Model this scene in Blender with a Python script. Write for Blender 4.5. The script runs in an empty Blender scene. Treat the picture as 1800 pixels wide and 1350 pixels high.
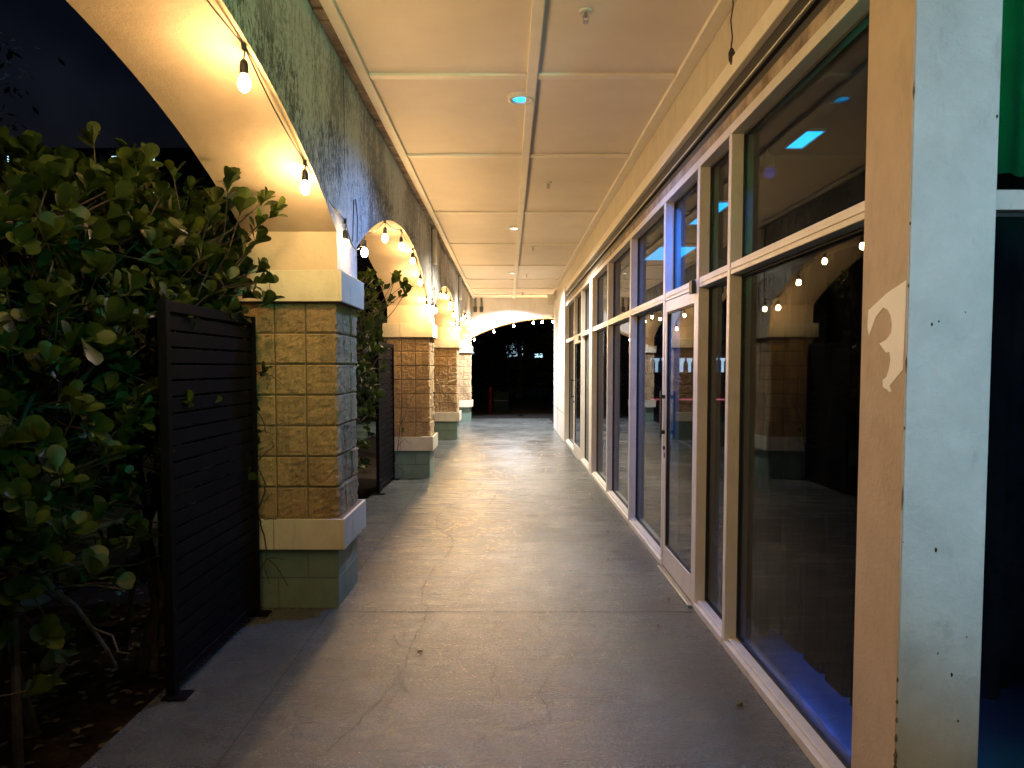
import bpy, math, random
from mathutils import Vector, noise, Matrix
random.seed(7)
R = math.radians
scene = bpy.context.scene
C = scene.collection

# ------------------------------------------------------------------ camera
CAMH = 1.61
cam_d = bpy.data.cameras.new('camera'); cam = bpy.data.objects.new('camera', cam_d); C.objects.link(cam)
cam.location = (0, 0, CAMH); cam.rotation_euler = (R(90-2.83), 0, 0)
cam_d.sensor_width = 36; cam_d.lens = 25.0; cam_d.shift_x = .0039; cam_d.shift_y = .0177
cam_d.clip_start = .05; cam_d.clip_end = 500
scene.camera = cam
# ------------------------------------------------------------------ night sky
w = bpy.data.worlds.new('World'); scene.world = w; w.use_nodes = True
nt = w.node_tree; bg = nt.nodes['Background']
sky = nt.nodes.new('ShaderNodeTexSky'); sky.sky_type = 'NISHITA'; sky.sun_disc = False
sky.sun_elevation = R(-3); sky.sun_rotation = R(140)
cn = nt.nodes.new('ShaderNodeTexNoise'); cn.inputs['Scale'].default_value = 3.5; cn.inputs['Detail'].default_value = 6
cr = nt.nodes.new('ShaderNodeValToRGB'); cr.color_ramp.elements[0].position = .46; cr.color_ramp.elements[1].position = .75
cr.color_ramp.elements[0].color = (.18, .30, .55, 1); cr.color_ramp.elements[1].color = (.8, 1.1, 1.9, 1)
mx = nt.nodes.new('ShaderNodeMix'); mx.data_type = 'RGBA'; mx.blend_type = 'MULTIPLY'; mx.inputs[0].default_value = 1
nt.links.new(cn.outputs[0], cr.inputs[0]); nt.links.new(sky.outputs[0], mx.inputs[6]); nt.links.new(cr.outputs[0], mx.inputs[7])
nt.links.new(mx.outputs[2], bg.inputs[0]); bg.inputs[1].default_value = .15
# ------------------------------------------------------------------ exposure
vs = scene.view_settings; vs.view_transform = 'Standard'; vs.look = 'None'; vs.exposure = .16; vs.gamma = 1
try:
    cy = scene.cycles
    cy.use_denoising = True; cy.denoiser = 'OPENIMAGEDENOISE'; cy.max_bounces = 8; cy.diffuse_bounces = 4
    cy.glossy_bounces = 4; cy.transparent_max_bounces = 12; cy.sample_clamp_indirect = 4; cy.use_light_tree = True
    cy.caustics_reflective = False; cy.caustics_refractive = False
except Exception as e: print(e)
# light strengths of the lamps in the place
BULB = 620.0
BULB_COL = (1.0, .60, .235)
SPOTS = [(-4.5, (.46, .68, 1.0), 60), (.5, (.3, .6, 1.0), 25), (5.53, (.18, .38, 1.0), 250),
         (10.6, (1.0, .90, .74), 850), (15.6, (1.0, .94, .84), 1050), (20.2, (.86, .90, 1.0), 2300)]

# ------------------------------------------------------------------ helpers
class MB:
    def __init__(s): s.v = []; s.f = []; s.m = []
    def quad(s, a, b, c, d, m=0):
        n = len(s.v); s.v += [tuple(a), tuple(b), tuple(c), tuple(d)]; s.f.append((n, n+1, n+2, n+3)); s.m.append(m)
    def box(s, x0, x1, y0, y1, z0, z1, m=0):
        n = len(s.v)
        s.v += [(x0,y0,z0),(x1,y0,z0),(x1,y1,z0),(x0,y1,z0),(x0,y0,z1),(x1,y0,z1),(x1,y1,z1),(x0,y1,z1)]
        for f in ((0,3,2,1),(4,5,6,7),(0,1,5,4),(1,2,6,5),(2,3,7,6),(3,0,4,7)):
            s.f.append(tuple(n+i for i in f)); s.m.append(m)
    def tube(s, pts, r, k=6, m=0, cap=True):
        pts = [Vector(p) for p in pts]; rs = r if isinstance(r, (list, tuple)) else [r]*len(pts)
        base = len(s.v); up0 = None
        for i, p in enumerate(pts):
            d = (pts[min(i+1, len(pts)-1)] - pts[max(i-1, 0)])
            d = d.normalized() if d.length > 1e-9 else Vector((0,0,1))
            ref = Vector((0,0,1)) if abs(d.z) < .9 else Vector((1,0,0))
            a = d.cross(ref).normalized()
            if up0 is not None:
                a = (up0 - d*up0.dot(d))
                a = a.normalized() if a.length > 1e-6 else d.cross(ref).normalized()
            up0 = a; b = d.cross(a)
            for j in range(k):
                t = 2*math.pi*j/k; s.v.append(tuple(p + (a*math.cos(t)+b*math.sin(t))*rs[i]))
        for i in range(len(pts)-1):
            for j in range(k):
                q = base+i*k; s.f.append((q+j, q+(j+1)%k, q+k+(j+1)%k, q+k+j)); s.m.append(m)
        if cap:
            s.f.append(tuple(base+j for j in range(k))[::-1]); s.m.append(m)
            s.f.append(tuple(base+(len(pts)-1)*k+j for j in range(k))); s.m.append(m)
    def lathe(s, prof, c=(0,0,0), k=16, m=0):
        base = len(s.v)
        for r, z in prof:
            for j in range(k):
                t = 2*math.pi*j/k; s.v.append((c[0]+r*math.cos(t), c[1]+r*math.sin(t), c[2]+z))
        for i in range(len(prof)-1):
            for j in range(k):
                q = base+i*k; s.f.append((q+j, q+(j+1)%k, q+k+(j+1)%k, q+k+j)); s.m.append(m)
        s.f.append(tuple(base+j for j in range(k))[::-1]); s.m.append(m)
        s.f.append(tuple(base+(len(prof)-1)*k+j for j in range(k))); s.m.append(m)
    def strip(s, pts, wd, z, m=0):       # a flat ribbon lying on the floor
        for i in range(len(pts)-1):
            a = Vector((pts[i][0], pts[i][1], 0)); b = Vector((pts[i+1][0], pts[i+1][1], 0))
            d = (b-a)
            if d.length < 1e-6: continue
            n = Vector((-d.y, d.x, 0)).normalized()
            w0 = wd if not callable(wd) else wd(i); w1 = wd if not callable(wd) else wd(i+1)
            s.quad((a.x-n.x*w0/2, a.y-n.y*w0/2, z), (b.x-n.x*w1/2, b.y-n.y*w1/2, z), (b.x+n.x*w1/2, b.y+n.y*w1/2, z), (a.x+n.x*w0/2, a.y+n.y*w0/2, z), m)
    def build(s, name, mats, parent=None, smooth=False, bevel=0, loc=None):
        me = bpy.data.meshes.new(name); me.from_pydata(s.v, [], s.f)
        for m in (mats if isinstance(mats, (list, tuple)) else [mats]): me.materials.append(m)
        me.polygons.foreach_set('material_index', s.m)
        if smooth: me.polygons.foreach_set('use_smooth', [True]*len(s.f))
        me.update()
        o = bpy.data.objects.new(name, me); C.objects.link(o)
        if parent: o.parent = parent
        if loc: o.location = loc
        if bevel:
            b = o.modifiers.new('bevel', 'BEVEL'); b.width = bevel; b.segments = 2; b.limit_method = 'ANGLE'; b.angle_limit = R(40)
        return o
def tag(o, label, cat, group=None, kind=None):
    if kind == 'structure': o['kind'] = kind; return o
    o['label'] = label; o['category'] = cat
    if group: o['group'] = group
    if kind: o['kind'] = kind
    return o
def thing(name, label, cat, loc=(0,0,0), rz=0, group=None):
    o = bpy.data.objects.new(name, None); C.objects.link(o); o.location = loc; o.rotation_euler = (0,0,rz); o.empty_display_size = .1
    return tag(o, label, cat, group)
def copy_tree(o, parent=None):
    c = o.copy(); C.objects.link(c); c.parent = parent
    for ch in list(o.children): copy_tree(ch, c)
    return c

# ------------------------------------------------------------------ materials
def nm(name):
    m = bpy.data.materials.new(name); m.use_nodes = True
    return m, m.node_tree, m.node_tree.nodes['Principled BSDF']
def N(t, kind, **kw):
    n = t.nodes.new(kind)
    for k, v in kw.items():
        if k.startswith('i_'): n.inputs[k[2:].replace('_', ' ')].default_value = v
        else: setattr(n, k, v)
    return n
def ramp(t, src, stops):
    r = t.nodes.new('ShaderNodeValToRGB'); e = r.color_ramp.elements
    while len(e) < len(stops): e.new(.5)
    for i, (p, c) in enumerate(stops):
        e[i].position = p; e[i].color = (c, c, c, 1) if not isinstance(c, (tuple, list)) else (*c, 1)
    t.links.new(src, r.inputs[0]); return r.outputs[0]
def coords(t, scale=(1,1,1), loc=(0,0,0)):
    tc = t.nodes.new('ShaderNodeTexCoord'); mp = t.nodes.new('ShaderNodeMapping')
    mp.inputs['Scale'].default_value = scale; mp.inputs['Location'].default_value = loc
    t.links.new(tc.outputs['Object'], mp.inputs[0]); return mp.outputs[0]
def nz(t, vec, scale, detail=6, rough=.6, dist=0):
    n = N(t, 'ShaderNodeTexNoise'); n.inputs['Scale'].default_value = scale; n.inputs['Detail'].default_value = detail
    n.inputs['Roughness'].default_value = rough; n.inputs['Distortion'].default_value = dist
    t.links.new(vec, n.inputs['Vector']); return n.outputs[0]
def mix(t, fac, a, b, mode='MIX'):
    m = t.nodes.new('ShaderNodeMix'); m.data_type = 'RGBA'; m.blend_type = mode
    if isinstance(fac, (int, float)): m.inputs[0].default_value = fac
    else: t.links.new(fac, m.inputs[0])
    for i, c in ((6, a), (7, b)):
        if isinstance(c, (tuple, list)): m.inputs[i].default_value = (*c, 1)
        else: t.links.new(c, m.inputs[i])
    return m.outputs[2]
def math_(t, op, a, b=None):
    m = t.nodes.new('ShaderNodeMath'); m.operation = op
    for i, c in ((0, a), (1, b)):
        if c is None: continue
        if isinstance(c, (int, float)): m.inputs[i].default_value = c
        else: t.links.new(c, m.inputs[i])
    return m.outputs[0]
def bump(t, p, h, strength, dist=.01):
    b = N(t, 'ShaderNodeBump'); b.inputs['Strength'].default_value = strength; b.inputs['Distance'].default_value = dist
    t.links.new(h, b.inputs['Height']); t.links.new(b.outputs[0], p.inputs['Normal'])
def simple(name, c1, c2=None, rough=.6, scale=8, bmp=.2, bscale=60, metal=0, spec=None, stretch=(1,1,1)):
    m, t, p = nm(name); v = coords(t, stretch)
    c2 = c2 or tuple(x*.75 for x in c1)
    f = ramp(t, nz(t, v, scale, 7, .65), [(.35, 0), (.68, 1)])
    t.links.new(mix(t, f, c1, c2), p.inputs['Base Color'])
    p.inputs['Roughness'].default_value = rough; p.inputs['Metallic'].default_value = metal
    if spec is not None: p.inputs['Specular IOR Level'].default_value = spec
    if bmp: bump(t, p, nz(t, v, bscale, 4), bmp, .004)
    return m
def emit(name, col, s):
    m, t, p = nm(name); p.inputs['Base Color'].default_value = (*col, 1)
    p.inputs['Emission Color'].default_value = (*col, 1); p.inputs['Emission Strength'].default_value = s
    v = coords(t); f = ramp(t, nz(t, v, 9, 2), [(.3, .85), (.7, 1.0)])
    t.links.new(mix(t, 1, col, f, 'MULTIPLY'), p.inputs['Emission Color'])
    return m
M = {}
# corridor side stucco: pale paint with vertical mildew streaks
def stucco_dirty():
    m, t, p = nm('weathered_stucco')
    vs_ = coords(t, (5, 5, 1.5)); vb = coords(t); vf = coords(t, (30, 30, 17))
    big = nz(t, vb, .9, 5, .6); st = nz(t, vs_, 1.6, 9, .72, .3); fine = nz(t, vf, 1.6, 6, .75)
    s1 = math_(t, 'ADD', math_(t, 'MULTIPLY', st, .36), math_(t, 'MULTIPLY', fine, .64))
    s2 = math_(t, 'ADD', s1, math_(t, 'MULTIPLY', math_(t, 'SUBTRACT', big, .5), .55))
    f = ramp(t, s2, [(.43, 0), (.49, .35), (.545, .9), (.62, 1)])
    sepn = t.nodes.new('ShaderNodeSeparateXYZ'); t.links.new(vb, sepn.inputs[0])
    hz_ = ramp(t, math_(t, 'MULTIPLY', math_(t, 'SUBTRACT', sepn.outputs[2], 2.2), 1.0), [(.0, .15), (.45, .85), (.95, .95), (1, .7)])
    f2 = math_(t, 'MULTIPLY', f, hz_)
    f3 = math_(t, 'MINIMUM', math_(t, 'MULTIPLY', f2, .96), 1)
    t.links.new(mix(t, f3, (.66, .65, .60), (.035, .035, .035)), p.inputs['Base Color'])
    p.inputs['Roughness'].default_value = .85
    bump(t, p, math_(t, 'ADD', nz(t, vb, 34, 6, .7), math_(t, 'MULTIPLY', nz(t, vb, 160, 3), .4)), .55, .012)
    return m
def stucco_clean(name, c1, c2, amt=.5):
    m, t, p = nm(name); vb = coords(t); vsx = coords(t, (1, 1, .35))
    f = ramp(t, nz(t, vsx, 2.2, 8, .7), [(.38, 0), (.72, 1)])
    c = mix(t, f, c1, c2)
    sp = ramp(t, nz(t, vb, 60, 5, .75), [(.62, 0), (.74, amt)])
    t.links.new(mix(t, sp, c, tuple(x*.35 for x in c1)), p.inputs['Base Color'])
    p.inputs['Roughness'].default_value = .8
    bump(t, p, math_(t, 'ADD', nz(t, vb, 14, 7, .7), math_(t, 'MULTIPLY', nz(t, vb, 130, 3), .25)), .5, .010)
    return m
M['stucco_dirty'] = stucco_dirty()
M['stucco_clean'] = stucco_clean('cream_stucco', (.60, .50, .38), (.50, .41, .31), .35)
M['stucco_end'] = stucco_clean('pale_stucco', (.66, .65, .63), (.50, .49, .48), .6)
def blockmat():
    m, t, p = nm('split_face_block'); v = coords(t)
    sc = t.nodes.new('ShaderNodeVectorMath'); sc.operation = 'DIVIDE'; t.links.new(v, sc.inputs[0]); sc.inputs[1].default_value = (.2034, .2034, .2034)
    off = t.nodes.new('ShaderNodeVectorMath'); off.operation = 'ADD'; t.links.new(sc.outputs[0], off.inputs[0]); off.inputs[1].default_value = (.03, .03, .0)
    fl = t.nodes.new('ShaderNodeVectorMath'); fl.operation = 'FLOOR'; t.links.new(off.outputs[0], fl.inputs[0])
    wn = t.nodes.new('ShaderNodeTexWhiteNoise'); t.links.new(fl.outputs[0], wn.inputs[0])
    c = mix(t, wn.outputs[0], (.54, .38, .20), (.36, .25, .14))
    g = ramp(t, nz(t, v, 90, 6, .75), [(.36, 1), (.56, 0)])
    c2 = mix(t, math_(t, 'MULTIPLY', g, .55), c, (.09, .06, .035))
    g2 = ramp(t, nz(t, v, 170, 3, .7), [(.60, 0), (.72, .5)])
    t.links.new(mix(t, g2, c2, (.62, .55, .45)), p.inputs['Base Color'])
    p.inputs['Roughness'].default_value = .92
    bump(t, p, nz(t, v, 95, 8, .8), 1.0, .016)
    return m
M['block'] = blockmat()
M['mortar'] = simple('mortar', (.17, .135, .09), (.10, .08, .055), .95, 20, .4, 120)
def painted(name, c1, c2, rough=.55, dirt=.4):
    m, t, p = nm(name); v = coords(t)
    f = ramp(t, nz(t, v, 5, 8, .7), [(.4, 0), (.75, 1)])
    c = mix(t, f, c1, c2)
    d = ramp(t, nz(t, coords(t, (1, 1, .3)), 24, 6, .75), [(.60, 0), (.73, dirt)])
    t.links.new(mix(t, d, c, (.08, .07, .055)), p.inputs['Base Color'])
    d2 = ramp(t, nz(t, coords(t, (1.3, 1.3, .5), (7, 3, 1)), 3.5, 8, .75, .8), [(.50, 0), (.70, .35)])
    t.links.new(mix(t, d2, p.inputs['Base Color'].links[0].from_socket, tuple(x*.55 for x in c2)), p.inputs['Base Color'])
    p.inputs['Roughness'].default_value = rough; bump(t, p, math_(t, 'ADD', nz(t, v, 70, 5, .7), nz(t, v, 12, 5, .7)), .35, .006)
    return m
M['cap'] = painted('cream_cap_paint', (.62, .58, .46), (.52, .48, .37))
M['green'] = painted('green_block_paint', (.155, .235, .185), (.115, .175, .14))
M['ceil'] = simple('ceiling_board_paint', (.76, .69, .60), (.66, .60, .52), .75, 1.1, .12, 90)
M['batten'] = simple('batten_paint', (.80, .76, .68), (.72, .68, .60), .6, 5, .15, 60)
M['peel'] = painted('peeling_edge', (.40, .33, .26), (.07, .04, .03), .9, .95)
M['alu'] = painted('cream_aluminium_paint', (.66, .635, .60), (.58, .55, .52), .38, .4)
M['rail'] = simple('dark_rail', (.022, .024, .026), (.012, .013, .014), .5, 5, .1)
M['gasket'] = simple('black_gasket', (.008, .008, .008), None, .6)
M['black'] = simple('black_powder_coat', (.006, .006, .0085), (.004, .004, .006), .6, 12, .25, 160)
M['wire'] = simple('black_rubber', (.012, .011, .010), None, .5)
M['steel'] = simple('satin_steel', (.45, .45, .45), None, .32, metal=1)
M['tan'] = painted('tan_pier_paint', (.53, .44, .355), (.44, .36, .285), .7, .15)
def pierpaint():
    m, t, p = nm('pale_pier_paint'); v = coords(t)
    c = mix(t, ramp(t, nz(t, v, 3.2, 9, .7, .1), [(.38, 0), (.66, 1)]), (.53, .575, .585), (.42, .46, .47))
    c = mix(t, ramp(t, nz(t, coords(t, (1, 1, .45)), 9, 8, .75, .2), [(.57, 0), (.66, .55)]), c, (.33, .36, .36))
    c = mix(t, ramp(t, nz(t, v, 48, 5, .8, .8), [(.66, 0), (.73, .75)]), c, (.12, .13, .13))
    t.links.new(c, p.inputs['Base Color']); p.inputs['Roughness'].default_value = .58
    bump(t, p, math_(t, 'ADD', nz(t, v, 6, 6, .6, .2), math_(t, 'MULTIPLY', nz(t, v, 60, 4, .7), .22)), .75, .016); return m
M['pierblue'] = pierpaint()
M['patch'] = simple('white_primer', (.92, .95, 1.0), (.86, .89, .95), .6)
M['fascia'] = painted('cream_fascia_paint', (.60, .55, .45), (.53, .47, .38), .7, .4)
M['darkroom'] = simple('dark_interior_paint', (.022, .020, .020), None, .8)
M['infloor'] = simple('interior_tile', (.13, .13, .14), (.09, .09, .10), .25, 3, .05)
M['soil'] = simple('mulch_soil', (.030, .022, .015), (.012, .009, .006), .95, 30, 1, 40)
M['black'].node_tree.nodes['Principled BSDF'].inputs['Specular IOR Level'].default_value = .05
M['asphalt'] = simple('asphalt', (.045, .045, .048), (.032, .032, .034), .85, 20, .5, 90)
M['grass'] = simple('dark_lawn', (.022, .040, .014), (.012, .022, .008), .95, 25, .8, 60)
M['bark'] = simple('shrub_bark', (.055, .042, .036), (.03, .023, .02), .85, 30, .5, 90)
M['curtain'] = simple('dark_blue_curtain', (.020, .032, .055), (.012, .018, .034), .8, 20, .2, 200)
M['blackcurtain'] = simple('black_curtain', (.003, .003, .0035), None, .85, 20, .2, 200)
M['redpost'] = simple('red_post_paint', (.07, .006, .004), None, .5)
M['cabinet'] = simple('grey_blue_cabinet_paint', (.006, .012, .016), (.004, .008, .010), .5)
M['lbox'] = simple('off_white_plastic', (.70, .68, .60), None, .45)
M['bar'] = simple('bar_wood', (.14, .07, .035), (.09, .045, .02), .4)
def green_curtain():
    m, t, p = nm('green_curtain'); v = coords(t)
    t.nodes.remove(p); out = t.nodes['Material Output']
    d = N(t, 'ShaderNodeBsdfDiffuse'); tr = N(t, 'ShaderNodeBsdfTranslucent'); mxs = N(t, 'ShaderNodeMixShader'); mxs.inputs[0].default_value = .5
    c = mix(t, nz(t, v, 8), (.02, .34, .22), (.01, .24, .15)); t.links.new(c, d.inputs[0]); t.links.new(c, tr.inputs[0])
    t.links.new(d.outputs[0], mxs.inputs[1]); t.links.new(tr.outputs[0], mxs.inputs[2]); t.links.new(mxs.outputs[0], out.inputs[0])
    return m
M['greencurtain'] = green_curtain()
for k_ in ('blackcurtain', 'darkroom', 'curtain', 'cabinet', 'redpost', 'asphalt', 'soil'): M[k_].node_tree.nodes['Principled BSDF'].inputs['Specular IOR Level'].default_value = .02
def glassmat():
    m = bpy.data.materials.new('window_glass'); m.use_nodes = True; t = m.node_tree
    t.nodes.remove(t.nodes['Principled BSDF']); out = t.nodes['Material Output']
    lw = N(t, 'ShaderNodeLayerWeight'); lw.inputs['Blend'].default_value = .5
    f = math_(t, 'ADD', math_(t, 'MULTIPLY', math_(t, 'POWER', lw.outputs['Facing'], 5.0), .92), .022)
    v = coords(t); sm = ramp(t, nz(t, coords(t, (1, 1, .4)), 7, 6, .7), [(.4, .0), (.8, .008)])
    tr = N(t, 'ShaderNodeBsdfTransparent'); tr.inputs[0].default_value = (.55, .58, .60, 1)
    gl = N(t, 'ShaderNodeBsdfGlossy'); gl.inputs['Roughness'].default_value = 0; gl.inputs[0].default_value = (.60, .63, .67, 1)
    ms = N(t, 'ShaderNodeMixShader'); t.links.new(f, ms.inputs[0]); t.links.new(tr.outputs[0], ms.inputs[1]); t.links.new(gl.outputs[0], ms.inputs[2])
    df = N(t, 'ShaderNodeBsdfDiffuse'); df.inputs[0].default_value = (.5, .5, .5, 1)
    m2 = N(t, 'ShaderNodeMixShader'); t.links.new(sm, m2.inputs[0]); t.links.new(ms.outputs[0], m2.inputs[1]); t.links.new(df.outputs[0], m2.inputs[2])
    t.links.new(m2.outputs[0], out.inputs[0]); return m
M['glass'] = glassmat()
def floormat():
    m, t, p = nm('painted_concrete'); v = coords(t); vx = coords(t, (.7, 4.2, 1)); vy = coords(t, (1.2, .35, 1))
    a = nz(t, v, .8, 8, .65); b = nz(t, vx, 2.5, 8, .7); sp = nz(t, v, 55, 6, .75); c_ = nz(t, vy, 2.2, 7, .7, .6)
    base = mix(t, ramp(t, a, [(.35, 0), (.65, 1)]), (.049, .064, .068), (.086, .100, .100))
    base = mix(t, ramp(t, b, [(.50, 0), (.72, .35)]), base, (.075, .075, .075))
    base = mix(t, ramp(t, c_, [(.56, 0), (.75, .45)]), base, (.185, .182, .170))
    base = mix(t, ramp(t, sp, [(.55, 0), (.68, .85)]), base, (.028, .028, .027))
    md = nz(t, v, 7, 9, .8, .4); base = mix(t, ramp(t, md, [(.42, .7), (.56, 0)]), base, (.05, .05, .05)); base = mix(t, ramp(t, nz(t, v, 120, 2, .5), [(.60, 0), (.68, .6)]), base, (.26, .255, .24))
    sp2 = nz(t, v, 260, 3, .6); base = mix(t, ramp(t, sp2, [(.3, .5), (.5, 0)]), base, (.055, .055, .055))
    t.links.new(base, p.inputs['Base Color'])
    rg = ramp(t, math_(t, 'ADD', math_(t, 'MULTIPLY', a, .5), math_(t, 'MULTIPLY', b, .5)), [(.36, .15), (.62, .34)])
    rg = math_(t, 'ADD', rg, math_(t, 'MULTIPLY', math_(t, 'SUBTRACT', sp, .5), .5)); t.links.new(rg, p.inputs['Roughness']); p.inputs['Specular IOR Level'].default_value = .62
    bump(t, p, math_(t, 'ADD', math_(t, 'MULTIPLY', b, .8), math_(t, 'ADD', math_(t, 'MULTIPLY', sp, 1.1), a)), .42, .010)
    return m
M['floor'] = floormat()
M['joint'] = simple('joint_dirt', (.035, .033, .03), None, .9)
M['scuff'] = simple('scuff_grime', (.045, .045, .044), (.070, .070, .068), .5, 60)
def leafmat(name, c1, c2, rough=.42):
    m, t, p = nm(name); v = coords(t)
    p.inputs['Roughness'].default_value = rough; p.inputs['Specular IOR Level'].default_value = .3
    oi = nz(t, v, 9, 3); cc = mix(t, ramp(t, oi, [(.35, 0), (.65, 1)]), c1, c2); t.links.new(cc, p.inputs['Base Color'])
    out = t.nodes['Material Output']; tr = N(t, 'ShaderNodeBsdfTranslucent'); t.links.new(mix(t, 1, cc, (1.3, 1.5, .6), 'MULTIPLY'), tr.inputs[0])
    ms = N(t, 'ShaderNodeMixShader'); ms.inputs[0].default_value = .22
    t.links.new(p.outputs[0], ms.inputs[1]); t.links.new(tr.outputs[0], ms.inputs[2]); t.links.new(ms.outputs[0], out.inputs[0]); return m
M['leaf'] = leafmat('clusia_leaf', (.044, .060, .010), (.012, .026, .006))
M['treeleaf'] = leafmat('tree_leaf', (.04, .07, .03), (.02, .04, .015), .5)
M['dryleaf'] = simple('dry_leaf', (.07, .048, .026), (.10, .08, .05), .8)
M['bulb'] = emit('lit_bulb_glass', BULB_COL, BULB)
M['cyanpanel'] = emit('cyan_light_panel', (.005, .40, 1.0), 6.5)
M['bluestrip'] = emit('added_blue_strip', (.04, .16, 1.0), 30)
M['barwhite'] = emit('backbar_light', (.65, .85, 1.0), 2.5)
M['barpink'] = emit('pink_bar_light', (1.0, .22, .28), 1.5)
M['farwindow'] = emit('lit_far_window', (.50, .84, 1.0), 1.5)
M['bottle'] = simple('bottle_glass', (.30, .42, .50), (.10, .2, .35), .1, 30, 0)

# ------------------------------------------------------------------ key measures
ZC = 3.67                 # ceiling
XW = -1.115; TW = .61      # arcade wall face, thickness
P = 5.53; Y1 = 4.68        # column pitch and front of the nearest column
XF = 1.238                 # storefront face
YEND = Y1 + 3*P            # 21.27
ZS, RISE, ZB = 2.49, .585, 2.235

# ------------------------------------------------------------------ ground and floor
b = MB(); b.quad((-120,-60,-.13), (120,-60,-.13), (120,160,-.13), (-120,160,-.13)); tag(b.build('ground', M['soil']), '', '', kind='structure')
b = MB(); b.quad((-40,22.6,-.122), (60,22.6,-.122), (60,56,-.122), (-40,56,-.122)); tag(b.build('road', M['asphalt']), '', '', kind='structure')
b = MB(); b.quad((-50,-40,-.122), (-3.4,-40,-.122), (-3.4,22.5,-.122), (-50,22.5,-.122)); tag(b.build('lawn', M['grass']), '', '', kind='structure')
b = MB(); b.box(-1.72, 1.30, -9, 22.25, -.30, 0); b.box(1.30, 7.5, -9, 2.36, -.30, 0)
floor = b.build('floor', M['floor']); floor['kind'] = 'structure'
b = MB()
for y, wd in ((4.60, .010), (7.66, .006), (10.1, .008), (1.9, .004), (13.2, .005), (15.7, .005), (18.4, .004), (5.35, .003)):
    x0, x1 = (-1.16, XF-.02) if y != 5.35 else (-.9, .3)
    pts = [(x0+(x1-x0)*i/24, y+.004*noise.noise(Vector((i*.6, y, 0)))) for i in range(25)]
    b.strip(pts, lambda i, w_=wd: w_*(.7+.6*abs(noise.noise(Vector((i*.9, 3, 1))))), .003)
pts = [(-1.175, -3+i*.5) for i in range(50)]; b.strip(pts, .005, .003)
b.build('control_joints', M['joint'], floor)
def fl(px, py):    # floor point below a spot of the photograph, used once to take over measured marks
    d = (CAMH*1250/(py-645)) - .08; return ((px-893)/1250*(d+.08), d)
crack = [(846,846),(835,858),(822,872),(791,889),(775,897),(774,903),(768,912),(767,925),(775,932),(791,941),(797,953),(792,968),(776,986),(764,998),(756,1010),(742,1036),(741,1060),(752,1066),(752,1072),(744,1097),(733,1113),(722,1138),(716,1160),(712,1172),(700,1190),(690,1207),(672,1226),(656,1244),(642,1255),(626,1275),(604,1292),(585,1312),(560,1330)]
b = MB(); pts = [fl(*q) for q in crack]; fine = []
for i in range(len(pts)-1):
    a, c = Vector((*pts[i], 0)), Vector((*pts[i+1], 0)); n = max(2, int((c-a).length/.035))
    for k in range(n):
        q = a.lerp(c, k/n); fine.append((q.x + random.uniform(-.007, .007), q.y + random.uniform(-.006, .006)))
b.strip(fine, lambda i: 00.0022+.0040*abs(noise.noise(Vector((i*.23, 0, 0)))), .0035)
for start in ((700,1170),(868,1168),(965,1190),(941,1100)):    # faint branching hairlines
    x, y = fl(*start); ln = []
    for k in range(22):
        ln.append((x, y)); x += random.uniform(-.012, .014); y -= .022
    b.strip(ln, .0022, .0035)
b.build('crack', M['joint'], floor)
b = MB()
def scuff(pl, wd):
    q = [fl(*a) for a in pl]; o = []
    for i in range(len(q)-1):
        for k in range(8):
            o.append((q[i][0]+(q[i+1][0]-q[i][0])*k/8+random.uniform(-.003,.003), q[i][1]+(q[i+1][1]-q[i][1])*k/8))
    n_ = len(o)
    b.strip(o, lambda i: wd*math.sin(math.pi*min(1, (i+.5)/n_))*random.uniform(.2, .55)+.0006, .0042)
scuff([(877,842),(873,868),(862,885),(851,898)], .012); scuff([(905,842),(918,855),(926,872)], .008)
scuff([(834,1010),(855,1003),(876,995)], .012); scuff([(705,1178),(708,1200),(714,1213),(724,1213)], .035)
scuff([(888,1284),(912,1277),(935,1268),(958,1265)], .018); scuff([(838,1305),(848,1298),(856,1289)], .030)
scuff([(620,1304),(645,1300),(672,1296)], .012); scuff([(780,1156),(798,1150)], .010); scuff([(826,1238),(842,1236)], .014)
scuff([(690,1112),(700,1130),(712,1142)], .014); scuff([(865,1170),(872,1190),(880,1225),(890,1270),(900,1300)], .006)
scuff([(1056,1130),(1075,1145),(1092,1152)], .006); scuff([(640,1314),(650,1311)], .010); scuff([(930,898),(945,905)], .008)
for _ in range(90):
    x = random.uniform(-.95, 1.1); y = random.uniform(2.3, 9.5); r = random.uniform(.003, .009)
    a = random.uniform(0, 3.1); b.strip([(x, y), (x+r*2*math.cos(a), y+r*2*math.sin(a))], r, .0042)
b.build('scuff_marks', M['scuff'], floor)

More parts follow.
